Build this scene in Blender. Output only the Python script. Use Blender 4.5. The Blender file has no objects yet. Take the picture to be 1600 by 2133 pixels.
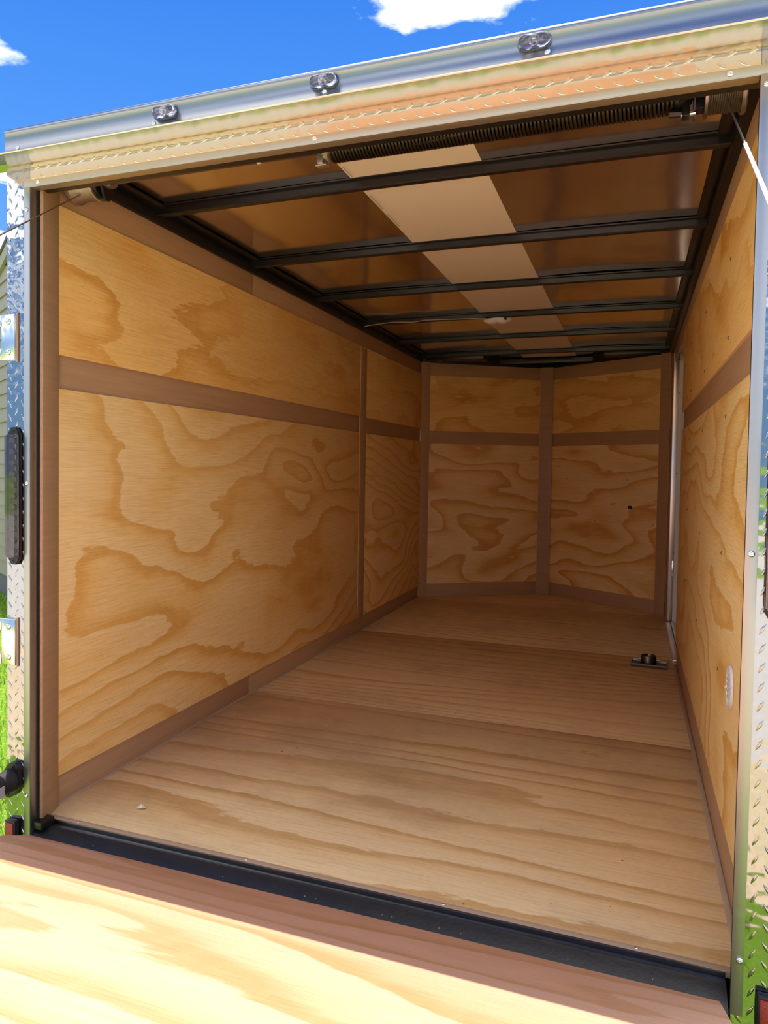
import bpy, bmesh, math, random
from mathutils import Matrix, Vector, noise as mnoise
random.seed(7)
SC = bpy.context.scene
COL = SC.collection
R = math.radians

# ------------------------------------------------------------------ camera
def basis(yaw, pitch, roll):
    y, p, r = R(yaw), R(pitch), R(roll)
    fw = Vector((-math.sin(y)*math.cos(p), math.cos(y)*math.cos(p), math.sin(p)))
    rt = Vector((math.cos(y), math.sin(y), 0)); up = rt.cross(fw)
    return rt*math.cos(r)+up*math.sin(r), -rt*math.sin(r)+up*math.cos(r), fw
rt, up, fw = basis(20.9221, -1.9754, 0.843)
cam_d = bpy.data.cameras.new('camera'); cam = bpy.data.objects.new('camera', cam_d); COL.objects.link(cam)
m = Matrix((rt, up, -fw)).transposed().to_4x4(); m.translation = (1.4575, -1.5179, 0.9548)
cam.matrix_world = m
cam_d.sensor_fit = 'AUTO'; cam_d.sensor_width = 36.0
cam_d.lens = 1558.725/2133*36.0
cam_d.shift_x = (800-721.9)/2133; cam_d.shift_y = -(1066.5-1028.36)/2133
cam_d.clip_start = 0.02
SC.camera = cam

# ------------------------------------------------------------------ node helper
class NT:
    def __init__(s, nt): s.nt = nt
    def n(s, typ, ins=None, **kw):
        nd = s.nt.nodes.new(typ)
        for k, v in kw.items(): setattr(nd, k, v)
        for k, v in (ins or {}).items():
            if isinstance(v, bpy.types.NodeSocket): s.nt.links.new(v, nd.inputs[k])
            else: nd.inputs[k].default_value = v
        return nd
    def math(s, op, a, b=None, c=None, clamp=False):
        ins = {0: a}
        if b is not None: ins[1] = b
        if c is not None: ins[2] = c
        nd = s.n('ShaderNodeMath', ins, operation=op); nd.use_clamp = clamp
        return nd.outputs[0]
    def vmath(s, op, a, b=None):
        ins = {0: a}
        if b is not None: ins[1] = b
        return s.n('ShaderNodeVectorMath', ins, operation=op).outputs[0]
    def ramp(s, fac, stops, interp='LINEAR'):
        nd = s.n('ShaderNodeValToRGB', {0: fac}); cr = nd.color_ramp; cr.interpolation = interp
        while len(cr.elements) < len(stops): cr.elements.new(0.5)
        for e, (p, c) in zip(cr.elements, stops): e.position = p; e.color = (*c, 1) if len(c) == 3 else c
        return nd.outputs[0]
    def mix(s, fac, a, b, blend='MIX'):
        nd = s.nt.nodes.new('ShaderNodeMix'); nd.data_type = 'RGBA'; nd.blend_type = blend
        for i, v in ((0, fac), (6, a), (7, b)):
            if isinstance(v, bpy.types.NodeSocket): s.nt.links.new(v, nd.inputs[i])
            else: nd.inputs[i].default_value = v if i == 0 else ((*v, 1) if len(v) == 3 else v)
        return nd.outputs[2]
    def noise(s, vec, scale, detail=2, rough=.5, dist=0, dim='3D'):
        return s.n('ShaderNodeTexNoise', {'Vector': vec, 'Scale': scale, 'Detail': detail, 'Roughness': rough, 'Distortion': dist}, noise_dimensions=dim).outputs[0]

CLOUD_SHIFT = (5.20, -13.14, 0)
# ------------------------------------------------------------------ world: blue sky, broken clouds multiplied and brightened to fill the interior
wd = bpy.data.worlds.new('sky'); SC.world = wd; wd.use_nodes = True
t = NT(wd.node_tree); wd.node_tree.nodes.clear()
tc = t.n('ShaderNodeTexCoord').outputs['Generated']
sx = t.n('ShaderNodeSeparateXYZ', {0: tc}); z = sx.outputs[2]
sky = t.ramp(z, [(0.0, (.36, .60, .95)), (.12, (.27, .55, 1.0)), (.35, (.10, .36, 1.0)), (.55, (.045, .24, .90)), (1.0, (.03, .17, .75))])
zz = t.math('MAXIMUM', z, .08)
cp = t.n('ShaderNodeCombineXYZ', {0: t.math('DIVIDE', sx.outputs[0], zz), 1: t.math('DIVIDE', sx.outputs[1], zz), 2: .0}).outputs[0]
n1 = t.noise(t.vmath('ADD', cp, CLOUD_SHIFT), .85, 8, .58, .2)
cl = t.ramp(n1, [(.474, (0, 0, 0)), (.51, (.45, .45, .45)), (.58, (1, 1, 1))])
ch = t.ramp(z, [(.1, (0, 0, 0)), (.3, (1, 1, 1))])
fac = t.math('MULTIPLY', cl, ch)
skc = t.mix(fac, sky, (3.45, 3.35, 3.2))
bg = t.n('ShaderNodeBackground', {0: skc, 1: .268})
wo = t.n('ShaderNodeOutputWorld', {0: bg.outputs[0]})

# ------------------------------------------------------------------ sun (high, slightly from the nose and the left)
sl = bpy.data.lights.new('sun', 'SUN'); so = bpy.data.objects.new('sun', sl); COL.objects.link(so)
sl.energy = 2.05; sl.angle = R(.55); sl.color = (1.0, .955, .88)
sd = Vector((-.16, .181, 1.0)).normalized()
so.rotation_euler = sd.to_track_quat('Z', 'Y').to_euler(); so.location = (0, 0, 8)

SC.view_settings.view_transform = 'Standard'; SC.view_settings.look = 'None'
SC.view_settings.exposure = 1.9; SC.view_settings.gamma = 1.0
SC.view_settings.use_curve_mapping = False
SC.cycles.adaptive_threshold = .025; SC.cycles.max_bounces = 12; SC.cycles.diffuse_bounces = 9; SC.cycles.glossy_bounces = 6; SC.cycles.transmission_bounces = 8

# ------------------------------------------------------------------ materials
def mat(name):
    mt = bpy.data.materials.new(name); mt.use_nodes = True
    nt = mt.node_tree; nt.nodes.clear(); t = NT(nt)
    out = t.n('ShaderNodeOutputMaterial'); b = t.n('ShaderNodeBsdfPrincipled')
    nt.links.new(b.outputs[0], out.inputs[0])
    return mt, t, b
def link(t, a, b): t.nt.links.new(a, b)

def simple(name, col, rough=.5, metal=0, bump=0, bscale=40, var=.12, vscale=6, stretch=(1, 1, 1), spec=.5):
    mt, t, b = mat(name)
    tc = t.n('ShaderNodeTexCoord').outputs['Object']
    v = t.n('ShaderNodeMapping', {'Vector': tc, 'Scale': stretch}).outputs[0]
    n = t.noise(v, vscale, 4, .6)
    c = t.mix(n, tuple(x*(1-var) for x in col), tuple(min(1, x*(1+var)) for x in col))
    link(t, c, b.inputs['Base Color'])
    rr = t.math('MULTIPLY_ADD', n, .16, rough-.08, clamp=True); link(t, rr, b.inputs['Roughness'])
    b.inputs['Metallic'].default_value = metal
    b.inputs['Specular IOR Level'].default_value = spec
    if bump:
        bn = t.noise(v, bscale, 3, .6)
        bp = t.n('ShaderNodeBump', {'Strength': bump, 'Distance': .002, 'Height': bn}); link(t, bp.outputs[0], b.inputs['Normal'])
    return mt

def plywood(name, light, mid, dark, sx=.55, sy=2.4, K=9, lin=4.0, rough=.55, spec=.3, dirt=0.0, knots=.6, fine=.12, washy=.35, wobble=.5, ragged=.16):
    """rotary-cut pine veneer: contour bands of a stretched noise field, grain along local x"""
    mt, t, b = mat(name)
    tc = t.n('ShaderNodeTexCoord').outputs['Object']
    seed = t.n('ShaderNodeAttribute', attribute_name='seed', attribute_type='OBJECT').outputs['Fac']
    fig = t.n('ShaderNodeAttribute', attribute_name='figure', attribute_type='OBJECT').outputs['Fac']
    off = t.n('ShaderNodeCombineXYZ', {0: t.math('MULTIPLY', seed, 3.7), 1: t.math('MULTIPLY', seed, 5.3), 2: t.math('MULTIPLY', seed, 1.9)}).outputs[0]
    v = t.vmath('ADD', tc, off)
    def mp(sc): return t.n('ShaderNodeMapping', {'Vector': v, 'Scale': sc}).outputs[0]
    base = t.noise(mp((sx, sy, .5)), 1.0, 0.6, .4, .35)
    wob = t.noise(mp((3.2, 8.0, 1)), 1.0, 2, .5)
    rag = t.noise(mp((14, 60, 1)), 1.0, 3, .6)
    yy = t.n('ShaderNodeSeparateXYZ', {0: tc}).outputs[1]
    h = t.math('MULTIPLY', base, t.math('MULTIPLY', fig, K))
    h = t.math('ADD', h, t.math('MULTIPLY', yy, t.math('MULTIPLY', fig, lin)))
    h = t.math('ADD', h, t.math('MULTIPLY', wob, wobble)); h = t.math('ADD', h, t.math('MULTIPLY', rag, ragged))
    saw = t.math('FRACT', h)
    lm_ = tuple(a*.65+b_*.35 for a, b_ in zip(light, mid))
    c = t.ramp(saw, [(0.0, light), (.45, lm_), (.70, mid), (.86, dark), (.965, dark), (1.0, light)])
    # each band has its own depth of colour
    bandn = t.noise(t.n('ShaderNodeCombineXYZ', {0: t.math('FLOOR', h), 1: seed, 2: .5}).outputs[0], 3.1, 0, .5)
    soft = t.noise(mp((1.1, 2.6, 1)), 1.0, 3, .55)
    wash = t.mix(t.ramp(soft, [(.36, (0, 0, 0)), (.64, (1, 1, 1))]), light, mid)
    wf = t.math('ADD', t.ramp(t.noise(t.vmath('ADD', v, (9, 4, 2)), .9, 2, .5), [(.40, (0, 0, 0)), (.62, (1, 1, 1))]), t.math('MULTIPLY', t.math('SUBTRACT', bandn, .35, clamp=True), 1.2))
    c = t.mix(t.math('MULTIPLY', wf, washy, clamp=True), c, wash)
    # fine fibres and pores
    fb = t.noise(mp((9, 330, 4)), 1.0, 3, .65)
    c = t.mix(1.0, c, t.ramp(fb, [(.28, tuple(1-fine*k for k in (1.4, 1.9, 2.4))), (.55, (1, 1, 1)), (.8, (1+fine*.5,)*3)]), 'MULTIPLY')
    po = t.ramp(t.noise(mp((26, 520, 4)), 1.0, 1, .5), [(.24, (1, 1, 1)), (.30, (0, 0, 0))])
    c = t.mix(t.math('MULTIPLY', po, fine*3), c, tuple(x*.6 for x in dark))
    # lathe marks across the sheet
    lm = t.noise(mp((24, .8, 1)), 1.0, 2, .5)
    c2 = t.mix(t.math('MULTIPLY', t.math('SUBTRACT', lm, .45, clamp=True), .8, clamp=True), c, mid)
    # knots and small mends
    if knots:
        vo = t.n('ShaderNodeTexVoronoi', {'Vector': mp((1.5, 2.1, .01)), 'Scale': 1.0, 'Randomness': 1.0})
        sel = t.math('GREATER_THAN', t.n('ShaderNodeSeparateColor', {0: vo.outputs['Color']}).outputs[0], .5)
        kd = t.ramp(t.math('ADD', vo.outputs['Distance'], t.math('MULTIPLY', rag, .02)), [(.022, (1, 1, 1)), (.050, (.55, .55, .55)), (.060, (0, 0, 0))])
        c2 = t.mix(t.math('MULTIPLY', t.math('MULTIPLY', kd, sel), knots), c2, tuple(x*.78 for x in dark))
    if dirt:
        dn = t.noise(v, 2.2, 6, .65)
        c2 = t.mix(t.math('MULTIPLY', t.ramp(dn, [(.50, (0, 0, 0)), (.70, (1, 1, 1))]), dirt), c2, (.26, .17, .11))
        sp = t.n('ShaderNodeTexVoronoi', {'Vector': v, 'Scale': 9.0}).outputs['Distance']
        c2 = t.mix(t.math('MULTIPLY', t.math('LESS_THAN', sp, .035), .7), c2, (.10, .07, .05))
    link(t, c2, b.inputs['Base Color'])
    b.inputs['Roughness'].default_value = rough; b.inputs['Specular IOR Level'].default_value = spec
    bp = t.n('ShaderNodeBump', {'Strength': .12, 'Distance': .001, 'Height': fb}); link(t, bp.outputs[0], b.inputs['Normal'])
    return mt

M = {}
M['ply_wall'] = plywood('wall_plywood', (.93, .69, .32), (.88, .56, .18), (.76, .40, .085), sx=1.1, sy=2.5, K=6.5, lin=4.2, knots=.7, wobble=1.0, ragged=.2)
M['ply_soft'] = plywood('mottled_plywood', (.92, .64, .25), (.85, .50, .135), (.68, .32, .05), sx=1.6, sy=3.6, K=3.2, lin=2.6, knots=.9, washy=.68, wobble=1.3, ragged=.4)
M['ply_nose'] = plywood('nose_plywood', (.94, .71, .34), (.86, .54, .17), (.69, .35, .07), sx=1.6, sy=3.6, K=6.0, lin=3.5, knots=.15, washy=.15, wobble=.8, ragged=.2)
M['ply_floor'] = plywood('floor_plywood', (.84, .63, .34), (.78, .53, .245), (.62, .37, .14), sx=.5, sy=3.2, K=3.2, lin=7.0, rough=.5, dirt=.35, knots=.35, washy=.45, ragged=.28)
M['ply_ramp'] = plywood('ramp_plywood', (.70, .41, .275), (.67, .36, .205), (.55, .265, .115), sx=.7, sy=2.4, K=4.0, lin=5.0, rough=.6, knots=.25, ragged=.12)
M['trim'] = simple('brown_board', (.45, .275, .145), .55, 0, .15, 12, .22, 3.2, (1.2, 26, 26))
M['edge'] = simple('raw_wood_edge', (.72, .52, .33), .7, 0, 0, 10, .15, 30)
M['caulk'] = simple('sealant', (.46, .33, .22), .7, 0, .2, 60, .15, 14)
M['alu'] = simple('brushed_aluminium', (.45, .445, .425), .40, 1, .05, 3, .04, 2.5, (.6, 90, 90))
M['alu_top'] = simple('warm_lit_satin_aluminium', (.60, .55, .46), .48, 1, .05, 3, .04, 2.5, (.6, 90, 90))  # frame metal again, with the ramp's warm light put into the colour
M['alu_lip'] = simple('gold_lit_aluminium', (.60, .57, .48), .20, 1, .05, 3, .04, 2.0, (.5, 110, 110))  # warm tint paints the ramp's golden reflection into the lip metal
M['alu_h'] = simple('mill_aluminium', (.32, .33, .335), .30, 1, .06, 3, .04, 2.0, (.5, 110, 110))
M['steel_black'] = simple('black_painted_steel', (.0075, .0072, .0072), .34, 0, .18, 120, .4, 30)
M['black'] = simple('black_plastic', (.007, .007, .0075), .35, 0, 0, 10, .3, 30)
M['rubber'] = simple('black_rubber', (.010, .009, .009), .7, 0, .1, 200, .3, 30)
M['spring'] = simple('oiled_spring_steel', (.065, .055, .05), .32, 1, .1, 80, .5, 9)
M['rod'] = simple('shaft_steel', (.24, .21, .18), .42, 1, .2, 150, .3, 20)
M['cast'] = simple('cast_aluminium', (.62, .58, .52), .4, 1, .3, 150, .1, 30)
M['zinc'] = simple('zinc_steel', (.80, .80, .79), .18, 1, 0, 60, .05, 20)
M['chrome'] = simple('bright_screw', (.78, .80, .84), .12, 1, 0, 60, .05, 20)
M['dark_steel'] = simple('dark_steel', (.30, .29, .26), .35, 1, .1, 100, .15, 18)
M['gunmetal'] = simple('gunmetal_steel', (.11, .105, .085), .33, 1, .1, 100, .15, 18)
M['white'] = simple('white_plastic', (.78, .75, .70), .4, 0, 0, 10, .04, 20)
M['gasket'] = simple('dark_gap', (.008, .007, .006), .8, 0, 0, 10, .1, 20)
M['red'] = simple('red_reflector', (.30, .022, .015), .18, 0, .35, 260, .2, 40)
M['siding'] = simple('siding', (.33, .265, .20), .6, 0, 0, 10, .06, 3)
M['roof_edge'] = simple('house_fascia', (.34, .30, .20), .6, 0, 0, 10, .06, 3)
M['roofing'] = simple('shingle', (.10, .095, .09), .85, 0, .3, 60, .3, 20)
M['concrete'] = simple('foundation', (.16, .155, .15), .85, 0, .2, 60, .2, 8)
M['concrete_drive'] = simple('driveway_concrete', (.52, .47, .41), .8, 0, .2, 40, .18, 1.3)
M['dry'] = simple('dry_soil', (.62, .47, .30), .9, 0, .5, 50, .3, 5)
M['skin'] = simple('white_aluminium_skin', (.78, .78, .78), .3, 0, 0, 10, .03, 2)
M['wire'] = simple('thin_cream_wire', (.5, .42, .3), .5, 0, 0, 10, .05, 3)
M['cable'] = simple('steel_cable', (.46, .45, .44), .35, 1, 0, 60, .1, 60)
M['paint_white'] = simple('white_painted_strip', (.80, .73, .58), .42, 0, 0, 10, .02, 2)
M['alu_white'] = simple('door_aluminium', (.80, .79, .76), .34, 1, 0, 10, .04, 4)
M['grey_label'] = simple('grey_label', (.38, .38, .38), .5, 0, 0, 10, .05, 30)
M['ink'] = simple('faint_ink', (.36, .33, .29), .6, 0, 0, 10, .1, 30)

# ceiling sheets: bare glossy metal, slightly oil-canned
def ceil_mat():
    mt, t, b = mat('ceiling_sheet_metal')
    tc = t.n('ShaderNodeTexCoord').outputs['Object']
    n = t.noise(tc, 3, 3, .5)
    link(t, t.mix(n, (.80, .74, .66), (.86, .80, .72)), b.inputs['Base Color'])
    b.inputs['Metallic'].default_value = 1
    link(t, t.math('MULTIPLY_ADD', t.noise(tc, 9, 4, .6), .06, .10), b.inputs['Roughness'])
    return mt
M['ceil'] = ceil_mat()
def plate_mat(nm='bright_tread_plate', col=(.40, .41, .42)):
    mt, t, b = mat(nm)
    tc = t.n('ShaderNodeTexCoord').outputs['Object']
    b.inputs['Base Color'].default_value = (*col, 1); b.inputs['Metallic'].default_value = 1
    link(t, t.math('MULTIPLY_ADD', t.noise(tc, 30, 3, .6), .05, .05), b.inputs['Roughness'])
    bp = t.n('ShaderNodeBump', {'Strength': .5, 'Distance': .004, 'Height': t.noise(tc, 24, 1.5, .5)}); link(t, bp.outputs[0], b.inputs['Normal'])
    return mt
M['plate'] = plate_mat()
M['plate_top'] = plate_mat('gold_lit_tread_plate', (.60, .57, .49))  # lighter copy of the corner plate, golden ramp reflection tinted in
def glass_dark(name, col, rough=.06):
    mt, t, b = mat(name)
    tc = t.n('ShaderNodeTexCoord').outputs['Object']
    link(t, t.mix(t.noise(tc, 60, 2, .5), tuple(x*.8 for x in col), col), b.inputs['Base Color'])
    b.inputs['Roughness'].default_value = rough; b.inputs['Coat Weight'].default_value = .6; b.inputs['Coat Roughness'].default_value = .04
    b.inputs['Transmission Weight'].default_value = .9; b.inputs['IOR'].default_value = 1.45
    return mt
M['smoke'] = glass_dark('smoked_lens', (.30, .28, .31))
M['clear_smoke'] = glass_dark('clear_smoked_lens', (.62, .58, .64), .03)
M['mirror'] = simple('dark_chrome', (.16, .155, .17), .15, 1, 0, 60, .3, 90)
def grass_ground():
    mt, t, b = mat('lawn_ground')
    tc = t.n('ShaderNodeTexCoord').outputs['Object']
    a = t.noise(tc, 26, 6, .75); p = t.noise(tc, .9, 4, .6)
    g = t.ramp(a, [(.30, (.07, .15, .01)), (.50, (.20, .36, .03)), (.70, (.42, .56, .07))])
    d = t.ramp(a, [(.30, (.12, .075, .035)), (.55, (.36, .25, .13)), (.75, (.62, .46, .26))])
    link(t, t.mix(t.ramp(p, [(.56, (0, 0, 0)), (.66, (1, 1, 1))]), g, d), b.inputs['Base Color'])
    b.inputs['Roughness'].default_value = .9; b.inputs['Specular IOR Level'].default_value = .1
    bp = t.n('ShaderNodeBump', {'Strength': 1, 'Distance': .03, 'Height': a}); link(t, bp.outputs[0], b.inputs['Normal'])
    return mt
M['lawn'] = grass_ground()
def blade_mat():
    mt, t, b = mat('grass_blade')
    tc = t.n('ShaderNodeTexCoord').outputs['Object']
    a = t.noise(tc, 40, 2, .6)
    link(t, t.ramp(a, [(.3, (.10, .24, .012)), (.5, (.24, .44, .03)), (.68, (.46, .60, .07)), (.8, (.55, .42, .20))]), b.inputs['Base Color'])
    b.inputs['Roughness'].default_value = .6; b.inputs['Specular IOR Level'].default_value = .2
    return mt
M['blade'] = blade_mat()

# ------------------------------------------------------------------ object helpers
WM = {}
def obj(name, me, mt=None, parent=None, world=None, smooth=False):
    o = bpy.data.objects.new(name, me); COL.objects.link(o)
    w = world or Matrix.Identity(4)
    WM[o.name] = w
    if parent:
        o.parent = parent; o.matrix_basis = WM[parent.name].inverted() @ w
    else: o.matrix_basis = w
    if mt is not None and me is not None and not me.materials: me.materials.append(mt)
    if smooth and me is not None:
        for p in me.polygons: p.use_smooth = True
    return o
def empty(name, loc): return obj(name, None, None, None, Matrix.Translation(loc))
def tag(o, label, cat, group=None):
    o['label'] = label; o['category'] = cat
    if group: o['group'] = group
    return o
def struct(o, label=None):
    o['kind'] = 'structure'
    if label: o['label'] = label
    return o
def bm_obj(name, bm, mt, parent=None, world=None, smooth=False, autosmooth=None):
    bmesh.ops.recalc_face_normals(bm, faces=bm.faces[:])
    me = bpy.data.meshes.new(name); bm.to_mesh(me); bm.free()
    o = obj(name, me, mt, parent, world, smooth)
    if autosmooth:
        for p in me.polygons: p.use_smooth = True
        me.set_sharp_from_angle(angle=R(autosmooth))
    return o
def add_box(bm, x0, x1, y0, y1, z0, z1, bev=0):
    r = bmesh.ops.create_cube(bm, size=1)
    bmesh.ops.scale(bm, vec=(x1-x0, y1-y0, z1-z0), verts=r['verts'])
    bmesh.ops.translate(bm, vec=((x0+x1)/2, (y0+y1)/2, (z0+z1)/2), verts=r['verts'])
    if bev:
        es = list({e for v in r['verts'] for e in v.link_edges})
        bmesh.ops.bevel(bm, geom=es, offset=bev, segments=2, affect='EDGES', profile=.5)
def box(name, x0, x1, y0, y1, z0, z1, mt, parent=None, bev=0, top=False):
    """box object with its origin at its centre (or its base)"""
    c = Vector(((x0+x1)/2, (y0+y1)/2, z0 if top else (z0+z1)/2))
    bm = bmesh.new(); add_box(bm, x0-c.x, x1-c.x, y0-c.y, y1-c.y, z0-c.z, z1-c.z, bev)
    return bm_obj(name, bm, mt, parent, Matrix.Translation(c), autosmooth=40 if bev else None)
def frame_mat(o, u, v):
    u = Vector(u).normalized(); v = Vector(v).normalized(); n = u.cross(v)
    mm = Matrix((u, v, n)).transposed().to_4x4(); mm.translation = Vector(o); return mm
def panel(name, o, u, v, w, h, t_, mt, parent=None, seed=0, fig=1.0, bev=.0008, edge=None):
    """sheet: local x along u (w), y along v (h); front face at local z=0, thickness behind"""
    bm = bmesh.new(); add_box(bm, 0, w, 0, h, -t_, 0, bev)
    ob = bm_obj(name, bm, mt, parent, frame_mat(o, u, v), autosmooth=40)
    ob['seed'] = float(seed); ob['figure'] = float(fig)
    if edge:
        ob.data.materials.append(edge)
        for p in ob.data.polygons:
            if abs(p.normal.z) < .8: p.material_index = 1
    return ob
def tube_bm(bm, pts, r, seg=8, caps=True, rads=None):
    pts = [Vector(p) for p in pts]; rings = []
    prev = None
    for i, p in enumerate(pts):
        d = (pts[min(i+1, len(pts)-1)]-pts[max(i-1, 0)]).normalized()
        if prev is None:
            a = Vector((0, 0, 1)) if abs(d.z) < .9 else Vector((1, 0, 0))
            x = d.cross(a).normalized()
        else: x = (prev-d*prev.dot(d)).normalized()
        prev = x; y = d.cross(x)
        rr = rads[i] if rads else r
        rings.append([bm.verts.new(p+x*rr*math.cos(2*math.pi*k/seg)+y*rr*math.sin(2*math.pi*k/seg)) for k in range(seg)])
    for a, b in zip(rings, rings[1:]):
        for k in range(seg): bm.faces.new((a[k], a[(k+1) % seg], b[(k+1) % seg], b[k]))
    if caps:
        bm.faces.new(rings[0][::-1]); bm.faces.new(rings[-1])
def tube(name, pts, r, mt, parent=None, seg=8, rads=None, at=None):
    bm = bmesh.new(); c = Vector(at) if at else Vector(pts[0])
    tube_bm(bm, [Vector(p)-c for p in pts], r, seg, True, rads)
    return bm_obj(name, bm, mt, parent, Matrix.Translation(c), autosmooth=50)
def lathe(name, prof, axis_o, axis, mt, parent=None, seg=28, close=True):
    """prof: list of (r, h) about axis"""
    ax = Vector(axis).normalized(); a = Vector((0, 0, 1)) if abs(ax.z) < .9 else Vector((1, 0, 0))
    x = ax.cross(a).normalized(); y = ax.cross(x)
    bm = bmesh.new(); rings = []
    for r, h in prof:
        if r < 1e-6: rings.append([bm.verts.new(ax*h)])
        else: rings.append([bm.verts.new(ax*h+x*r*math.cos(2*math.pi*k/seg)+y*r*math.sin(2*math.pi*k/seg)) for k in range(seg)])
    for A, B in zip(rings, rings[1:]):
        for k in range(seg):
            k2 = (k+1) % seg
            if len(A) == 1 and len(B) == 1: continue
            if len(A) == 1: bm.faces.new((A[0], B[k], B[k2]))
            elif len(B) == 1: bm.faces.new((A[k], A[k2], B[0]))
            else: bm.faces.new((A[k], A[k2], B[k2], B[k]))
    return bm_obj(name, bm, mt, parent, Matrix.Translation(Vector(axis_o)), autosmooth=35)
def prism_x(name, prof, x0, x1, mt, parent=None, smooth=None, at=None):
    """closed (y,z) profile extruded along x"""
    c = Vector(at) if at else Vector(((x0+x1)/2, prof[0][0], prof[0][1]))
    bm = bmesh.new()
    a = [bm.verts.new((x0-c.x, y-c.y, z-c.z)) for y, z in prof]; b = [bm.verts.new((x1-c.x, y-c.y, z-c.z)) for y, z in prof]
    n = len(prof)
    for i in range(n): bm.faces.new((a[i], a[(i+1) % n], b[(i+1) % n], b[i]))
    bm.faces.new(a[::-1]); bm.faces.new(b)
    return bm_obj(name, bm, mt, parent, Matrix.Translation(c), autosmooth=smooth)
_dome_cache = {}
def screw(name, p, n, r, mt, parent, h=None, socket=True):
    """domed screw head at p looking along n (shared mesh)"""
    key = (round(r, 5), mt.name, socket)
    if key not in _dome_cache:
        h = h or r*.55; bm = bmesh.new(); seg = 14; rings = []
        prof = [(r, 0), (r*.96, h*.35), (r*.78, h*.72), (r*.45, h*.96)] + ([(r*.33, h*.98), (r*.30, h*.45), (0, h*.42)] if socket else [(0, h)])
        for rr, hh in prof:
            rings.append([bm.verts.new((rr*math.cos(2*math.pi*k/seg), rr*math.sin(2*math.pi*k/seg), hh)) for k in range(seg)] if rr > 1e-7 else [bm.verts.new((0, 0, hh))])
        for A, B in zip(rings, rings[1:]):
            for k in range(seg):
                k2 = (k+1) % seg
                if len(B) == 1: bm.faces.new((A[k], A[k2], B[0]))
                else: bm.faces.new((A[k], A[k2], B[k2], B[k]))
        bm.faces.new(rings[0][::-1])
        bmesh.ops.recalc_face_normals(bm, faces=bm.faces[:])
        me = bpy.data.meshes.new(name); bm.to_mesh(me); bm.free(); me.materials.append(mt)
        for q in me.polygons: q.use_smooth = True
        me.set_sharp_from_angle(angle=R(50)); _dome_cache[key] = me
    n = Vector(n).normalized(); a = Vector((0, 0, 1)) if abs(n.z) < .9 else Vector((1, 0, 0))
    x = a.cross(n).normalized()
    return obj(name, _dome_cache[key], None, parent, frame_mat(p, x, n.cross(x)))

# ------------------------------------------------------------------ dimensions (metres; rear frame plane y=0, floor z=0)
W, H = 1.65, 1.661
XL, XR = -.024, 1.676           # plywood faces
L, LA = 3.86, 4.44              # corner and apex of the nose
ZT = 1.745                      # top of the top boards
OL, OR = -.078, 1.735           # outer skin
PT = .010                       # plywood thickness
Z_TOP0, Z_MID0, Z_MID1, Z_KICK, Z_KICK_R = 1.655, 1.160, 1.252, .086, .128
GZ = -.45                       # ground

# ================================================================== THE GROUND AND THE HOUSE
bm = bmesh.new(); bmesh.ops.create_grid(bm, x_segments=2, y_segments=2, size=60)
ground = struct(bm_obj('floor_lawn', bm, M['lawn'], None, Matrix.Translation((0, 0, GZ))), 'sunlit lawn around the trailer with patches of dry grass')
struct(box('floor_driveway', -14, 16, -15, -2.75, GZ-.10, GZ+.02, M['concrete_drive']), 'pale concrete driveway behind the trailer')
struct(box('floor_verge', -14, 16, -2.76, -1.22, GZ-.10, GZ+.012, M['dry']), 'strip of dry tan soil between lawn and driveway')
rg = random.Random(3)
bm = bmesh.new()
def blade(x, y, h, w, lean, a):
    ca, sa = math.cos(a), math.sin(a); lx, ly = lean*math.cos(a+1.2), lean*math.sin(a+1.2)
    v = [bm.verts.new((x-ca*w, y-sa*w, 0)), bm.verts.new((x+ca*w, y+sa*w, 0)), bm.verts.new((x+lx*.4+ca*w*.7, y+ly*.4+sa*w*.7, h*.6)),
         bm.verts.new((x+lx*.4-ca*w*.7, y+ly*.4-sa*w*.7, h*.6)), bm.verts.new((x+lx, y+ly, h))]
    bm.faces.new((v[0], v[1], v[2], v[3])); bm.faces.new((v[3], v[2], v[4]))
for i in range(26000):
    x = -.25-rg.random()**1.4*5.5; y = .2+(-x)*.95+rg.uniform(-1.6, 1.6)
    if (Vector((x, y, 0))-Vector((-5.30, 4.95, 0))).dot(Vector((-.543, -.84, 0))) < .06: continue
    if mnoise.noise(Vector((x*.9, y*.9, 4))) > .22 and rg.random() < .8: continue
    blade(x, y, rg.uniform(.03, .085), rg.uniform(.0015, .003), rg.uniform(.01, .05), rg.uniform(0, 6.28))
for i in range(9000):
    x = rg.uniform(1.9, 4.2); y = rg.uniform(-2.5, 2.5)
    blade(x, y, rg.uniform(.03, .08), rg.uniform(.0015, .003), rg.uniform(.01, .05), rg.uniform(0, 6.28))
go = bm_obj('grass', bm, M['blade'], None, Matrix.Translation((0, 0, GZ)))
go['kind'] = 'stuff'; tag(go, 'short bright green grass growing beside the trailer', 'grass')

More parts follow.
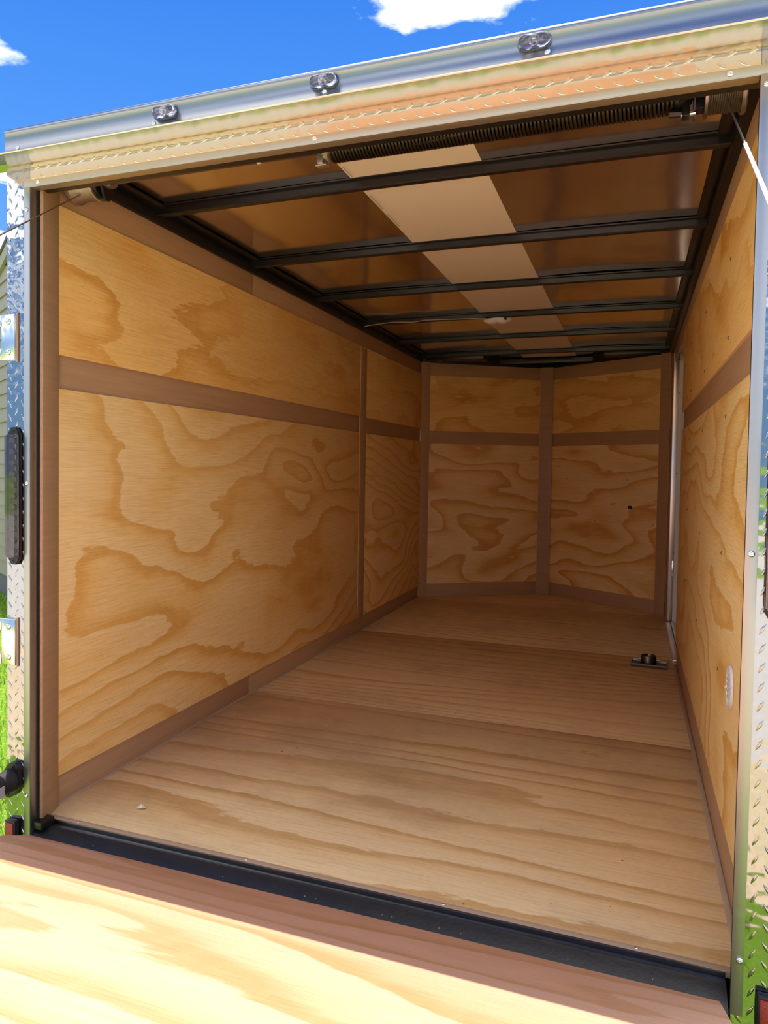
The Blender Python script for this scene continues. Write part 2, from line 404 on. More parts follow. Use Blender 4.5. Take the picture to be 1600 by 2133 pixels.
hu = Vector((-.84, .543, 0)).normalized(); hn = Vector((-hu.y, hu.x, 0))
if hn.y > 0: hn = -hn
hp = Vector((-5.30, 4.95, GZ))
house = empty('house', hp); tag(house, 'house with beige lap siding at the left edge behind the trailer', 'house')
def hpt(s, z, d=0): return hp+hu*s+hn*d+Vector((0, 0, z))
S0, S1 = -2.9, 6.0
def rake_z(s): return 3.36-s*.26 if s > -1.8 else 3.36+.468+(s+1.8)*.26
z = .22; k = 0
while z < 4.5:
    # each board is cut under the rake
    lo = S0; hi = S1
    zc = z+.155
    smax = (3.36-zc)/.26
    hi = min(S1, smax)
    if hi-lo < .3: break
    bm = bmesh.new()
    P = [(lo, 0.0, 0), (hi, 0.0, 0), (hi, .155, 0), (lo, .155, 0), (lo, 0, .022), (hi, 0, .022), (hi, .155, .004), (lo, .155, .004)]
    c0 = hpt(lo, z)
    vs = [bm.verts.new(hpt(s, z+dz, d)-c0) for s, dz, d in P]
    for f in ((0, 1, 2, 3), (4, 5, 6, 7), (0, 1, 5, 4), (2, 3, 7, 6), (1, 2, 6, 5), (3, 0, 4, 7)): bm.faces.new([vs[i] for i in f])
    bm_obj('siding_board', bm, M['siding'], house, Matrix.Translation(c0)); z += .147
bm = bmesh.new()
vs = [bm.verts.new(hpt(s, z_, d)-hp) for s, z_, d in ((S0, .22, -.01), (S1, .22, -.01), (S1, 1.75, -.01), (-1.8, 3.80, -.01), (S0, 3.5, -.01), (S0, .22, -3), (S1, .22, -3), (S1, 1.75, -3), (-1.8, 3.80, -3), (S0, 3.5, -3))]
for f in ((0, 1, 2, 3, 4), (5, 6, 7, 8, 9), (0, 1, 6, 5), (1, 2, 7, 6), (4, 3, 8, 9), (0, 4, 9, 5)): bm.faces.new([vs[i] for i in f])
bm_obj('wall_core', bm, M['siding'], house, Matrix.Translation(hp))
bm = bmesh.new()
vs = [bm.verts.new(hpt(s, z_, d)-hp) for s, z_, d in ((S0, 0, .0), (S1, 0, .0), (S1, .22, .0), (S0, .22, .0), (S0, 0, -3), (S1, 0, -3), (S1, .22, -3), (S0, .22, -3))]
for f in ((0, 1, 2, 3), (4, 5, 6, 7), (0, 1, 5, 4), (1, 2, 6, 5), (3, 0, 4, 7), (2, 3, 7, 6)): bm.faces.new([vs[i] for i in f])
bm_obj('foundation', bm, M['concrete'], house, Matrix.Translation(hp))
def rake(name, dz0, dz1, d0, d1, mt):
    bm = bmesh.new(); q = []
    for d in (d0, d1):
        q.append([bm.verts.new(hpt(s, rake_z(s)+dz, d)-hp) for s, dz in ((-3.3, dz0), (-1.8, dz0), (6.4, dz0), (6.4, dz1), (-1.8, dz1), (-3.3, dz1))])
    a, b = q
    for i in range(6): bm.faces.new((a[i], a[(i+1) % 6], b[(i+1) % 6], b[i]))
    bm.faces.new(a); bm.faces.new(b[::-1]); bm_obj(name, bm, mt, house, Matrix.Translation(hp))
rake('rake_board', -.07, .06, .006, .040, M['roof_edge'])
rake('roof', .0605, .10, -3.2, .052, M['roofing'])

# ================================================================== TRAILER SHELL
# floor: three plywood sheets and the nose piece, on a dark subframe
fl = struct(box('floor', OL+.004, OR-.004, .075, L-.02, -.075, -.017, M['steel_black']), 'trailer floor of plywood sheets')
seams = [.075, 1.300, 2.612, L+.0]
for i, (a, b_) in enumerate(zip(seams, seams[1:])):
    panel('plywood_sheet', (XL-.012, a+.0012, 0), (1, 0, 0), (0, 1, 0), XR-XL+.024, b_-a-.0024, .016, M['ply_floor'], fl, 2.3+i*1.7, 1.0+.8*i, edge=M['edge'])
bm = bmesh.new()
v = [bm.verts.new(p) for p in ((XL-.018, 0, 0), (XR+.018, 0, 0), ((XL+XR)/2, LA-L+.022, 0), (XL-.018, 0, -.03), (XR+.018, 0, -.03), ((XL+XR)/2, LA-L+.022, -.03))]
for f in ((0, 1, 2), (3, 4, 5), (0, 1, 4, 3), (1, 2, 5, 4), (2, 0, 3, 5)): bm.faces.new([v[i] for i in f])
o = bm_obj('plywood_sheet', bm, M['ply_floor'], fl, Matrix.Translation((0, L+.002, 0))); o['seed'] = 9.1; o['figure'] = 1.6
# rear edge strip of the floor with screws
es = box('edge_strip', XL-.01, XR+.01, .057, .0755, -.012, .0006, M['caulk'], fl, .001)
for x in (.0997, .6046, 1.0935, 1.4888): screw('screw', (x, .067, .0006), (0, 0, 1), .0042, M['chrome'], fl)
# grey-beige sealant beads along the walls
prism_l = box('sealant_bead', XL-.006, XL+.006, .058, L-.01, .0, .004, M['caulk'], fl, .0015)
box('sealant_bead', XR-.007, XR+.006, .058, 2.50, .0, .004, M['caulk'], fl, .0015)

# ---- left wall
wl = struct(box('wall_left', OL, XL-PT-.008, .03, L+.02, -.07, 1.8125, M['skin']), 'left trailer wall lined with plywood between brown boards')
u, vv = (0, 1, 0), (0, 0, 1)
xb = XL-PT+.002
def lpanel(name, y0, y1, z0, z1, x, t_, mt, par, seed=0, fig=1, edge=None):
    # seen from inside: u runs -y so that u x v points to +x
    return panel(name, (x, y1, z0), (0, -1, 0), (0, 0, 1), y1-y0, z1-z0, t_, mt, par, seed, fig, edge=edge)
# backing boards (top, middle, bottom)
for y0, y1 in ((.118, 1.2440), (1.2465, L)):
    lpanel('top_board', y0, y1, Z_TOP0-.01, ZT, xb, .008, M['trim'], wl)
lpanel('middle_board', .118, L, Z_MID0-.01, Z_MID1+.01, xb, .008, M['trim'], wl)
for y0, y1 in ((.118, 1.2410), (1.2435, L)):
    lpanel('bottom_board', y0, y1, 0.001, Z_KICK+.01, xb, .008, M['trim'], wl)
box('board_joint', xb-.002, xb+.0006, 1.2438, 1.2467, Z_TOP0, ZT, M['edge'], wl)
box('board_joint', xb-.002, xb+.0006, 1.2408, 1.2437, .001, Z_KICK, M['edge'], wl)
pu = lpanel('plywood_panel', .118, 2.575, Z_MID1, Z_TOP0, XL, PT, M['ply_soft'], wl, 1.37, 1.0, M['edge'])
pl = lpanel('plywood_panel', .118, 2.575, Z_KICK, Z_MID0, XL, PT, M['ply_wall'], wl, 4.11, 1.0, M['edge'])
pu2 = lpanel('plywood_panel', 2.58, L-.004, Z_MID1, Z_TOP0, XL, PT, M['ply_soft'], wl, 6.4, 1.0, M['edge'])
pl2 = lpanel('plywood_panel', 2.58, L-.004, Z_KICK, Z_MID0, XL, PT, M['ply_wall'], wl, 8.9, 1.7, M['edge'])
lpanel('cover_strip', 2.530, 2.632, Z_KICK-.004, 1.648, XL+.006, .006, M['trim'], wl, edge=M['edge'])
for y, zs in ((.628, (1.503, 1.2855, 1.145, .940, .705, .439)), (1.305, (1.48, 1.30, 1.13, .94, .705, .445)), (1.95, (1.49, 1.30, 1.12, .92, .70, .45, .2)), (3.05, (1.45, 1.0, .5))):
    for z_ in zs: screw('screw', (XL, y+random.uniform(-.006, .006), z_), (1, 0, 0), .0055, M['dark_steel'], wl)
# splayed brown jamb board at the rear end of the wall, with screws
ju = Vector((-.024-.004, .120-.028, 0)); jl = ju.length; ju.normalize()
jo = panel('jamb_board', (.004, .028, .001), ju, (0, 0, 1), jl, 1.735, .009, M['trim'], wl)
jn = Vector((ju.y, -ju.x, 0))
if jn.x < 0: jn = -jn
# turn the board so that its face looks inward
jo.matrix_basis = WM[wl.name].inverted() @ frame_mat(Vector((.004, .028, .001))+ju*jl, -ju, (0, 0, 1))
for z_ in (1.56, 1.2866, 1.1346, .7832, .5328, .1487, .085):
    screw('screw', Vector((.004, .028, z_))+ju*.080+jn*.0005, jn, .0045, M['zinc'], wl)

# ---- right wall
YD0, YD1 = 2.520, 3.600
wr = struct(box('wall_right', XR+PT+.008, OR, .03, YD0, -.07, 1.8125, M['skin']), 'right trailer wall lined with plywood between brown boards')
def rpanel(name, y0, y1, z0, z1, x, t_, mt, par, seed=0, fig=1, edge=None):
    return panel(name, (x, y0, z0), (0, 1, 0), (0, 0, 1), y1-y0, z1-z0, t_, mt, par, seed, fig, edge=edge)
def rfix(o):   # u=+y, v=+z gives normal +x; mirror so that the face looks to -x
    pass
def rp(name, y0, y1, z0, z1, x, t_, mt, par, seed=0, fig=1, edge=None):
    o = panel(name, (x, y0, z0), (0, 1, 0), (0, 0, 1), y1-y0, z1-z0, t_, mt, par, seed, fig, edge=edge)
    # shift so that the body lies outside (x..x+t): local z=0 face must be the inner face
    o.data.transform(Matrix.Translation((0, 0, t_))); return o
xrb = XR+PT-.002
box('wall_skin', XR+PT+.008, OR, YD1, L+.02, -.07, 1.8125, M['skin'], wr)
box('wall_skin', XR+PT+.008, OR, YD0, YD1, 1.72, 1.8125, M['skin'], wr)
rp('top_board', .03, 1.33, 1.638, ZT, xrb, .008, M['trim'], wr)
rp('top_board', 1.3325, L, 1.648, ZT, xrb, .008, M['trim'], wr)
rp('middle_board', .03, YD0, Z_MID0-.01, Z_MID1+.01, xrb, .008, M['trim'], wr)
rp('bottom_board', .03, YD0, .001, Z_KICK_R+.01, xrb, .008, M['trim'], wr)
rp('plywood_panel', .03, YD0, Z_MID1, 1.648, XR, PT, M['ply_soft'], wr, 12.6, 1.0, M['edge'])
rp('plywood_panel', .03, YD0, Z_KICK_R, Z_MID0, XR, PT, M['ply_wall'], wr, 14.2, 1.1, M['edge'])
rp('door_side_board', YD1+.012, L, .001, 1.70, XR+.002, .012, M['trim'], wr)
for y, zs in ((.62, (1.5, 1.30, 1.10, .75, .45)), (1.30, (1.5, 1.30, 1.10, .75, .45)), (1.95, (1.5, 1.3, 1.1, .8, .5))):
    for z_ in zs: screw('screw', (XR, y, z_), (-1, 0, 0), .005, M['dark_steel'], wr)

# ---- V-nose walls
APX = Vector(((XL+XR)/2, LA, 0))
def nose(name, A, B, seed, label, left):
    A = Vector(A); B = Vector(B); uu = (B-A); ln = uu.length; uu.normalize()
    n = uu.cross(Vector((0, 0, 1)))            # looks to the inside
    if n.y > 0: n = -n
    def pn(nm, s0, s1, z0, z1, d, t_, mt, par, sd=0, fg=1, edge=None):
        o = A+uu*s0+n*d; o.z = z0
        return panel(nm, o, uu, (0, 0, 1), s1-s0, z1-z0, t_, mt, par, sd, fg, edge=edge)
    w = struct(pn(name, -.03, ln+.03, -.07, 1.8125, -.022, .03, M['skin'], None), label)
    pn('top_board', 0, ln, 1.64, ZT, -.006, .008, M['trim'], w)
    pn('middle_board', 0, ln, Z_MID0-.03, Z_MID1, -.006, .008, M['trim'], w)
    pn('bottom_board', 0, ln, .001, .11, -.006, .008, M['trim'], w)
    pn('plywood_panel', 0, ln, Z_MID1-.012, 1.648, 0, PT, M['ply_soft'], w, seed+1.1+(0 if left else 5), 1.4, M['edge'])
    pn('plywood_panel', 0, ln, .098, Z_MID0-.016, 0, PT, M['ply_nose'], w, seed, 1.0, M['edge'])
    if left: pn('corner_board', .002, .072, .002, ZT, .008, .008, M['trim'], w, edge=M['edge'])
    else: pn('corner_board', ln-.072, ln-.002, .002, ZT, .008, .008, M['trim'], w, edge=M['edge'])
    # black steel angle above the boards
    pn('top_angle', -.01, ln+.01, ZT-.004, 1.812, -.004, .02, M['steel_black'], w)
    for s in ((.10, .28, .5, .75) if left else (.2, .45, .7, .9)):
        for z_ in (.9, .6, .3): screw('screw', A+uu*(s*ln)+n*.0002+Vector((0, 0, z_)), n, .004, M['dark_steel'], w)
    return w, A, uu, n, ln
nl = nose('wall_front_left', (XL, L, 0), APX, 20.3, 'left half of the V-shaped nose wall in plywood', True)
nr = nose('wall_front_right', APX, (XR, L, 0), 20.3-.22, 'right half of the V-shaped nose wall in plywood', False)
# cover board over the apex
box('apex_board', APX.x-.048, APX.x+.046, LA-.042, LA-.032, .002, ZT, M['trim'], nr[0], .001)
box('apex_board_edge', APX.x-.0505, APX.x-.0478, LA-.042, LA-.030, .002, ZT, M['edge'], nr[0])
# dark bracket hole in the right nose panel
_, A, uu, n, ln = nr
s = (Vector((1.43, 0, 0))-A).x/uu.x
hb = A+uu*s+n*.0008+Vector((0, 0, .70))
panel('bored_hole', hb, uu, (0, 0, 1), .034, .020, .001, M['gasket'], nr[0])

# ---- ceiling: metal sheets, pale centre strip, roof bows
ce = struct(box('ceiling', OL, OR, .055, LA+.08, 1.813, 1.824, M['skin']), 'trailer ceiling of bare metal sheets and black roof bows')
BOWS = [.57+.655*k for k in range(6)]
XS0, XS1 = .668, 1.050
def zc(x): return 1.7935+.006*(1-((x-.826)/.86)**2)
def sheet(name, x0, x1, y0, y1, dz, mt, wav, nx=22, ny=16, th=.003, seed=0):
    bm = bmesh.new(); g = []
    cx, cy = (x0+x1)/2, (y0+y1)/2
    for j in range(ny+1):
        row = []
        for i in range(nx+1):
            x = x0+(x1-x0)*i/nx; y = y0+(y1-y0)*j/ny
            f = math.sin(math.pi*i/nx)**.5 if 0 < i < nx else 0
            tt = j/ny
            wv = wav*(mnoise.noise(Vector((x*2.3+seed*3.1, y*3.4+seed, seed*1.7)))*1.0+.35*mnoise.noise(Vector((x*6+seed, y*7, seed))))
            # the sheet lifts off the bow towards its far edge
            lift = wav*1.6*(tt**3)*(.5+mnoise.noise(Vector((x*1.9, seed*2.2, 1.3))))
            row.append(bm.verts.new((x-cx, y-cy, zc(x)+dz+wv*f*math.sin(math.pi*tt)+lift*f*.6-1.79)))
        g.append(row)
    for j in range(ny):
        for i in range(nx): bm.faces.new((g[j][i], g[j+1][i], g[j+1][i+1], g[j][i+1]))
    o = bm_obj(name, bm, mt, ce, Matrix.Translation((cx, cy, 1.79)), smooth=True)
    return o
edges = [.062]+BOWS+[LA+.06]
for k, (a, b_) in enumerate(zip(edges, edges[1:])):
    sheet('ceiling_sheet', XL-.045, XS0+.012, a, b_, 0, M['ceil'], .0034 if k else .002, seed=k+1)
    sheet('ceiling_sheet', XS1-.012, XR+.05, a, b_, 0, M['ceil'], .0050 if k else .002, seed=k+21)
    yb = min(b_, 4.20)
    sheet('centre_strip', XS0, XS1, a, yb, -.0018, M['paint_white'], .0006, 8, 6, seed=k+41)
# faint printed line along the strip
for y0, y1 in ((.385, .43), (.45, .52), (.68, .80), (.86, .98)):
    yy = y0
    while yy < y1:
        w_ = random.uniform(.004, .008)
        box('print_mark', XS0+.010, XS0+.0145, yy, yy+w_, 1.7948+.0002-.0035, 1.7955-.0035, M['ink'], ce); yy += w_+.004
for k, y in enumerate(BOWS):
    bm = bmesh.new(); n_ = 18; ring = []
    for i in range(n_+1):
        x = XL-.01+(XR-XL+.02)*i/n_
        zt_ = zc(x)-.0006; zb = zt_-.029
        ring.append([bm.verts.new((x-.826, dy, zz_-1.78)) for dy, zz_ in ((-.026, zt_), (-.026, zt_-.004), (-.014, zt_-.006), (-.013, zb+.003), (-.010, zb), (.010, zb), (.013, zb+.003), (.014, zt_-.006), (.026, zt_-.004), (.026, zt_))])
    for A_, B_ in zip(ring, ring[1:]):
        for q in range(10): bm.faces.new((A_[q], A_[(q+1) % 10], B_[(q+1) % 10], B_[q]))
    bm.faces.new(ring[0][::-1]); bm.faces.new(ring[-1])
    bm_obj('roof_bow', bm, M['steel_black'], ce, Matrix.Translation((.826, y, 1.78)), autosmooth=30)
# black top rails along both walls
for xa, xb_ in ((XL-.020, XL+.012), (XR-.014, XR+.022)):
    box('top_rail', xa, xb_, .10, L, 1.7455, 1.7925, M['steel_black'], ce, .003)
for xa, xb_ in ((XL+.012, XL+.052), (XR-.045, XR-.014)):
    box('rail_flange', xa, xb_, .10, L, 1.784, 1.7905, M['steel_black'], ce, .001)
# nose bows
box('roof_bow', .05, 1.60, 4.215, 4.245, 1.755, 1.792, M['steel_black'], ce, .003)
box('nose_plate', XS0-.002, XS1+.002, 4.246, LA+.04, 1.786, 1.7925, M['steel_black'], ce)
box('nose_gusset', .02, .44, L-.02, L+.16, 1.752, 1.790, M['steel_black'], ce, .002)
box('nose_gusset', 1.25, 1.64, L+.05, L+.20, 1.752, 1.790, M['steel_black'], ce, .002)

# ---- rear frame: aluminium J-trim round the opening
fr = struct(empty('trim_1', (0, 0, 0)), 'pale aluminium frame around the rear opening')
def angle_v(x_in, x_out, s):   # vertical leg: face strip + return into the opening
    bm = bmesh.new(); add_box(bm, min(x_in, x_out), max(x_in, x_out), -.002, 0.0, -.042-(.0), H+.016, .0006)
    if s < 0: add_box(bm, x_in-.002, x_in, -.002, .024, -.042, H, .0004)
    return bm_obj('side_leg', bm, M['alu'], fr, autosmooth=40)
angle_v(0, -.0205, -1); angle_v(W, W+.0205, 1)
bm = bmesh.new(); add_box(bm, -.0205, W+.0205, -.0024, -.0002, H, H+.0165, .0006); add_box(bm, 0, W, -.002, .026, H-.002, H+.0005, .0004)
bm_obj('top_leg', bm, M['alu_top'], fr, autosmooth=40)
for x, z_ in ((.0257, 1.6695), (.7912, 1.6695), (1.6012, 1.6695), (-.0112, 1.604), (-.0103, .9023), (-.0119, .0799), (1.6605, 1.642), (1.6603, .8103), (1.6630, .0621)):
    screw('rivet', (x, -.0024, z_), (0, -1, 0), .0062, M['chrome'], fr)
# dark rubber seal and inner returns behind the frame
box('seal', -.010, .003, .024, .030, -.03, H, M['gasket'], fr)
box('seal', W+.0005, W+.010, .007, .012, -.03, H, M['gasket'], fr)
box('inner_return', -.06, W+.06, .026, .055, H+.001, 1.812, M['steel_black'], fr)
box('inner_post', -.07, -.012, .002, .03, -.04, 1.70, M['steel_black'], fr)
box('inner_post', W+.022, OR-.002, .002, .03, -.04, 1.70, M['steel_black'], fr)

# ---- tread-plate corners and header strip
def lug_pattern(bm, a0, a1, b0, b1, pitch=.0352, cs=.0212, ln=.0125, wd=.0030, ht=.0016, phase=0.0):
    """raised lugs on local plane (a across, b along); alternate +-45 degrees"""
    na = int((a1-a0)/cs)+2; nb = int((b1-b0)/pitch)+2
    for i in range(-1, na):
        for j in range(-1, nb):
            ca = a0+(i+.5)*cs; cb = b0+j*pitch+(pitch/2 if i % 2 else 0)+phase
            ang = R(62) if i % 2 else R(-58)
            d = Vector((math.cos(ang), math.sin(ang))); s_ = Vector((-d.y, d.x))
            pts = []
            K = 4
            for q in range(-K, K+1):
                f = q/K; p = Vector((ca, cb))+d*ln*f; w_ = wd*(1-f*f)
                pts.append((p-s_*w_, p, p+s_*w_, ht*(1-f*f)**.7))
            if not (a0+.001 < min(min(x[0].x, x[2].x) for x in pts) and max(max(x[0].x, x[2].x) for x in pts) < a1-.001): 
                # lugs cut by the plate edge
                pts = [x for x in pts if a0+.0005 < x[0].x < a1-.0005 and a0+.0005 < x[2].x < a1-.0005]
            pts = [x for x in pts if b0+.0005 < x[1].y < b1-.0005]
            if len(pts) < 3: continue
            rows = [[bm.verts.new((x[0].x, x[0].y, 0)), bm.verts.new((x[1].x, x[1].y, x[3])), bm.verts.new((x[2].x, x[2].y, 0))] for x in pts]
            for A_, B_ in zip(rows, rows[1:]):
                bm.faces.new((A_[0], A_[1], B_[1], B_[0])); bm.faces.new((A_[1], A_[2], B_[2], B_[1]))
def plate(name, x0, x1, z0, z1, label, phase=0):
    p = struct(box(name, x0, x1, .0002, .003, z0, z1, M['plate']), label)
    bm = bmesh.new(); lug_pattern(bm, x0, x1, z0, z1, phase=phase)
    bmesh.ops.recalc_face_normals(bm, faces=bm.faces[:])
    me = bpy.data.meshes.new('raised_lugs'); bm.to_mesh(me); bm.free()
    for q in me.polygons: q.use_smooth = True
    o = obj('raised_lugs', me, M['plate'], p, Matrix(((1, 0, 0, 0), (0, 0, -1, .0001), (0, 1, 0, 0), (0, 0, 0, 1))))
    # local (a,b,h) -> world (a, -h, b)
    o['kind'] = 'stuff'
    return p
plate('trim_2', OL, -.0022, -.16, 1.712, 'bright tread plate corner left of the rear opening')
plate('trim_3', W+.0012, OR, -.16, 1.712, 'bright tread plate corner right of the rear opening', .009)
hs = struct(box('trim_4', -.0015, W+.0005, .0001, .0029, H, 1.735, M['plate_top']), 'tread plate strip above the rear opening')
bm = bmesh.new(); lug_pattern(bm, H+.014, 1.732, 0.004, W-.004)
# swap so that the pattern runs along x
for v_ in bm.verts: v_.co = Vector((v_.co.y, -v_.co.z+.0001, v_.co.x))
bmesh.ops.recalc_face_normals(bm, faces=bm.faces[:])
me = bpy.data.meshes.new('raised_lugs'); bm.to_mesh(me); bm.free()
for q in me.polygons: q.use_smooth = True
o = obj('raised_lugs', me, M['plate_top'], hs); o['kind'] = 'stuff'
# side wraps of the corner plates
box('side_wrap', OL-.001, OL+.001, .003, .12, -.16, 1.74, M['plate'], bpy.data.objects['trim_2'])
box('side_wrap', OR-.001, OR+.001, .003, .12, -.16, 1.74, M['plate'], bpy.data.objects['trim_3'])

# ---- rear header extrusion with drip lip
hd = struct(empty('trim_5', (.825, 0, 1.71)), 'ribbed aluminium header rail along the top of the rear')
prof = [(-.030, 1.738), (-.0318, 1.741), (-.030, 1.744), (-.030, 1.784), (-.0325, 1.787), (-.0335, 1.792), (-.0315, 1.797), (-.026, 1.8005), (-.010, 1.803), (.06, 1.806), (.06, 1.738)]
prism_x('face_rail', prof, -.053, 1.712, M['alu_h'], hd, 40)
lip = [(.0002, 1.7075), (-.005, 1.7095), (-.010, 1.7085), (-.016, 1.7125), (-.030, 1.7135), (-.085, 1.7085), (-.096, 1.7040), (-.1, 1.7030), (-.1015, 1.7050), (-.098, 1.7080), (-.07, 1.717), (-.035, 1.7385), (.0002, 1.7385)]
prism_x('drip_lip', lip, -.112, 1.765, M['alu_lip'], hd, 50)
for x, z_ in ((-.0138, 1.7489), (.3946, 1.7491), (.825, 1.752), (1.2841, 1.7512)): screw('screw', (x, -.0302, z_), (0, -1, 0), .0062, M['chrome'], hd)
# roof skin and outer sides
rs = struct(box('roof', OL, OR, .16, LA+.1, 1.825, 1.836, M['skin']), 'white aluminium roof skin of the trailer')

# ---- sill, rear bumper
si = struct(empty('trim_6', (.825, 0, -.05)), 'black steel sill and hinge channel at the rear floor edge')
sp = [(.0568, -.0005), (.0568, -.0125), (.046, -.0140), (.0430, -.0085), (.036, -.0085), (.030, -.0120), (.0, -.0270), (-.012, -.0370), (-.012, -.052), (.0568, -.052)]
prism_x('sill_channel', sp, .003, W-.003, M['steel_black'], si, 30)
box('edge_angle', .003, W-.003, .0545, .0570, -.013, .0008, M['zinc'], si)
box('rear_beam', OL+.01, OR-.01, .004, .0745, -.155, -.053, M['steel_black'], si, .004)
tube('hinge_barrel', [(.03, -.026, -.047), (W-.03, -.026, -.047)], .010, M['steel_black'], si, 12)
box('corner_gusset', .001, .030, .006, .056, -.010, .010, M['steel_black'], si, .003)
for x in [random.uniform(.1, 1.6) for _ in range(10)]:
    box('grit_speck', x, x+.002, .012, .014, -.0210, -.0198, M['caulk'], si)

# ---- running gear under the floor
ax = struct(empty('trim_7', (.826, 2.55, -.12)), 'axle, wheels and frame rails under the trailer')
tube('axle', [(-.12, 2.55, -.125), (1.78, 2.55, -.125)], .035, M['steel_black'], ax, 12)
for xa in (.12, 1.50): box('frame_rail', xa-.025, xa+.025, .08, L-.05, -.155, -.0755, M['steel_black'], ax, .003)
for xw, sg in ((-.105, -1), (1.765, 1)):
    tb = lathe('tyre', [(.19, 0), (.30, 0), (.325, .02), (.325, .155), (.30, .175), (.19, .175)], (xw, 2.55, -.125), (sg, 0, 0), M['rubber'], ax, 32)
    lathe('wheel_rim', [(0, .12), (.05, .13), (.10, .10), (.17, .11), (.19, .172), (.19, .003), (0, .003)], (xw, 2.55, -.125), (sg, 0, 0), M['zinc'], ax, 28)

# ================================================================== SIDE DOOR (right wall, near the nose)
d1 = struct(empty('door_1', (XR+.04, 3.06, 0)), 'side door with pale aluminium frame at the front of the right wall')
box('door_slab', 1.736, 1.760, YD0-.02, YD1+.02, -.03, 1.715, M['alu_white'], d1, .002)
bm = bmesh.new(); add_box(bm, 1.681, 1.712, YD1, YD1+.012, 0.005, 1.70, .001); add_box(bm, 1.7135, 1.736, YD1+.004, YD1+.012, .005, 1.70, .001)
bm_obj('far_jamb', bm, M['alu_white'], d1, autosmooth=40)
box('jamb_gap', 1.7118, 1.7137, YD1+.006, YD1+.012, .005, 1.70, M['gasket'], d1)
box('near_jamb', 1.690, 1.736, YD0-.002, YD0+.012, .005, 1.70, M['alu_white'], d1, .001)
box('door_header', 1.690, 1.736, YD0, YD1, 1.70, 1.716, M['alu_white'], d1, .001)
bm = bmesh.new(); add_box(bm, 1.668, 1.700, YD0+.05, YD1-.02, .0, .012, .001); add_box(bm, 1.703, 1.718, YD0+.01, YD1-.02, .0, .020, .001); add_box(bm, 1.721, 1.736, YD0+.01, YD1, .0, .008, .001)
bm_obj('threshold', bm, M['alu_white'], d1, autosmooth=40)
box('sill_base', XR-.004, 1.736, YD0-.01, YD1+.02, -.03, -.0005, M['steel_black'], d1)
box('strike_plate', 1.700, 1.711, YD1-.004, YD1+.002, .30, .40, M['zinc'], d1, .001)
for z_ in (1.45, .95, .45, 1.66): screw('screw', (1.7125, YD1-.0005, z_), (0, -1, 0), .004, M['dark_steel'], d1)

# ================================================================== RAMP DOOR (hovering, tilted up towards the viewer)
ra = 24.6; RX0, RX1, RY, RZ, RL = .0395, 1.629, -.040, .002, 1.70
rd = empty('ramp_door', (.83, RY, RZ)); tag(rd, 'lowered plywood ramp door in the foreground, partly in sun', 'ramp')
ru = Vector((1, 0, 0)); rvd = Vector((0, -math.cos(R(ra)), math.sin(R(ra))))   # outward along the ramp
rn = Vector((0, math.sin(R(ra)), math.cos(R(ra))))
rm = frame_mat(Vector((RX1, RY, RZ)), (-1, 0, 0), rvd)
def ramp_part(name, a0, a1, b0, b1, h0, h1, mt, bev=.001, seed=0, fig=1):
    bm = bmesh.new(); add_box(bm, a0, a1, b0, b1, h0, h1, bev)
    o = bm_obj(name, bm, mt, rd, rm, autosmooth=40); o['seed'] = float(seed); o['figure'] = float(fig); return o
RWd = RX1-RX0
ramp_part('plywood_deck', 0, RWd, 0, RL, -.018, 0, M['ply_ramp'], .0015, 31.7, 1.0)
ramp_part('frame_rail', .004, .045, .004, RL-.002, -.052, -.0185, M['steel_black'])
ramp_part('frame_rail', RWd-.045, RWd-.004, .004, RL-.002, -.052, -.0185, M['steel_black'])
ramp_part('frame_rail', .046, RWd-.046, .004, .045, -.052, -.0185, M['steel_black'])
ramp_part('frame_rail', .046, RWd-.046, RL-.045, RL-.004, -.052, -.0185, M['steel_black'])
ramp_part('outer_skin', .002, RWd-.002, .003, RL-.001, -.055, -.0525, M['skin'])
ramp_part('end_cap', 0, RWd, RL, RL+.012, -.056, .0005, M['alu'])
ramp_part('added_bounce_flap', .01, RWd-.01, RL+.016, RL+.32, -.020, -.002, M['ply_ramp'], .002, 33.1, 1.0)  # unseen flap, added to bounce warm light and gild the lip's reflection
ramp_part('cable_anchor', .004, .030, 1.46, 1.52, .0005, .022, M['zinc'], .002)
ramp_part('cable_anchor', RWd-.030, RWd-.004, 1.46, 1.52, .0005, .022, M['zinc'], .002)

# ================================================================== SPRING ASSIST: shaft, coil spring, two drums
SY, SZ = .172, 1.7255
ts = empty('torsion_spring', (.82, SY, SZ)); tag(ts, 'dark coil spring on a steel shaft under the rear header', 'spring')
tube('shaft', [(.030, SY, SZ), (1.62, SY, SZ)], .0127, M['rod'], ts, 16)
bm = bmesh.new(); pts = []; x0, x1, pt = .760, 1.515, .0082
nn = int((x1-x0)/pt); c = Vector((x0, SY, SZ))
for i in range(nn*18+1):
    a = 2*math.pi*i/18; pts.append(Vector((pt*i/18, .0345*math.cos(a), .0345*math.sin(a))))
tube_bm(bm, pts, .0037, 6)
bm_obj('coil', bm, M['spring'], ts, Matrix.Translation(c), smooth=True)
def cone(name, xa, xb_, mt):
    ax = 1 if xb_ > xa else -1
    return lathe(name, [(.0135, 0), (.024, 0), (.030, .006), (.0305, .012), (.026, .015), (.030, .020), (.026, .026), (.013, .034)], (xa, SY, SZ), (ax, 0, 0), mt, ts, 24)
lathe('stationary_plate', [(.013, 0), (.018, 0), (.034, .010), (.038, .018), (.031, .024), (.036, .030), (.031, .036), (.013, .040)], (.736, SY, SZ), (1, 0, 0), M['cast'], ts, 20)
box('anchor_bracket', .728, .742, SY-.014, SY+.014, SZ-.040, SZ+.065, M['cast'], ts, .002)
box('bracket_foot', .722, .750, SY-.010, SY+.012, SZ-.0445, SZ-.038, M['cast'], ts, .002)
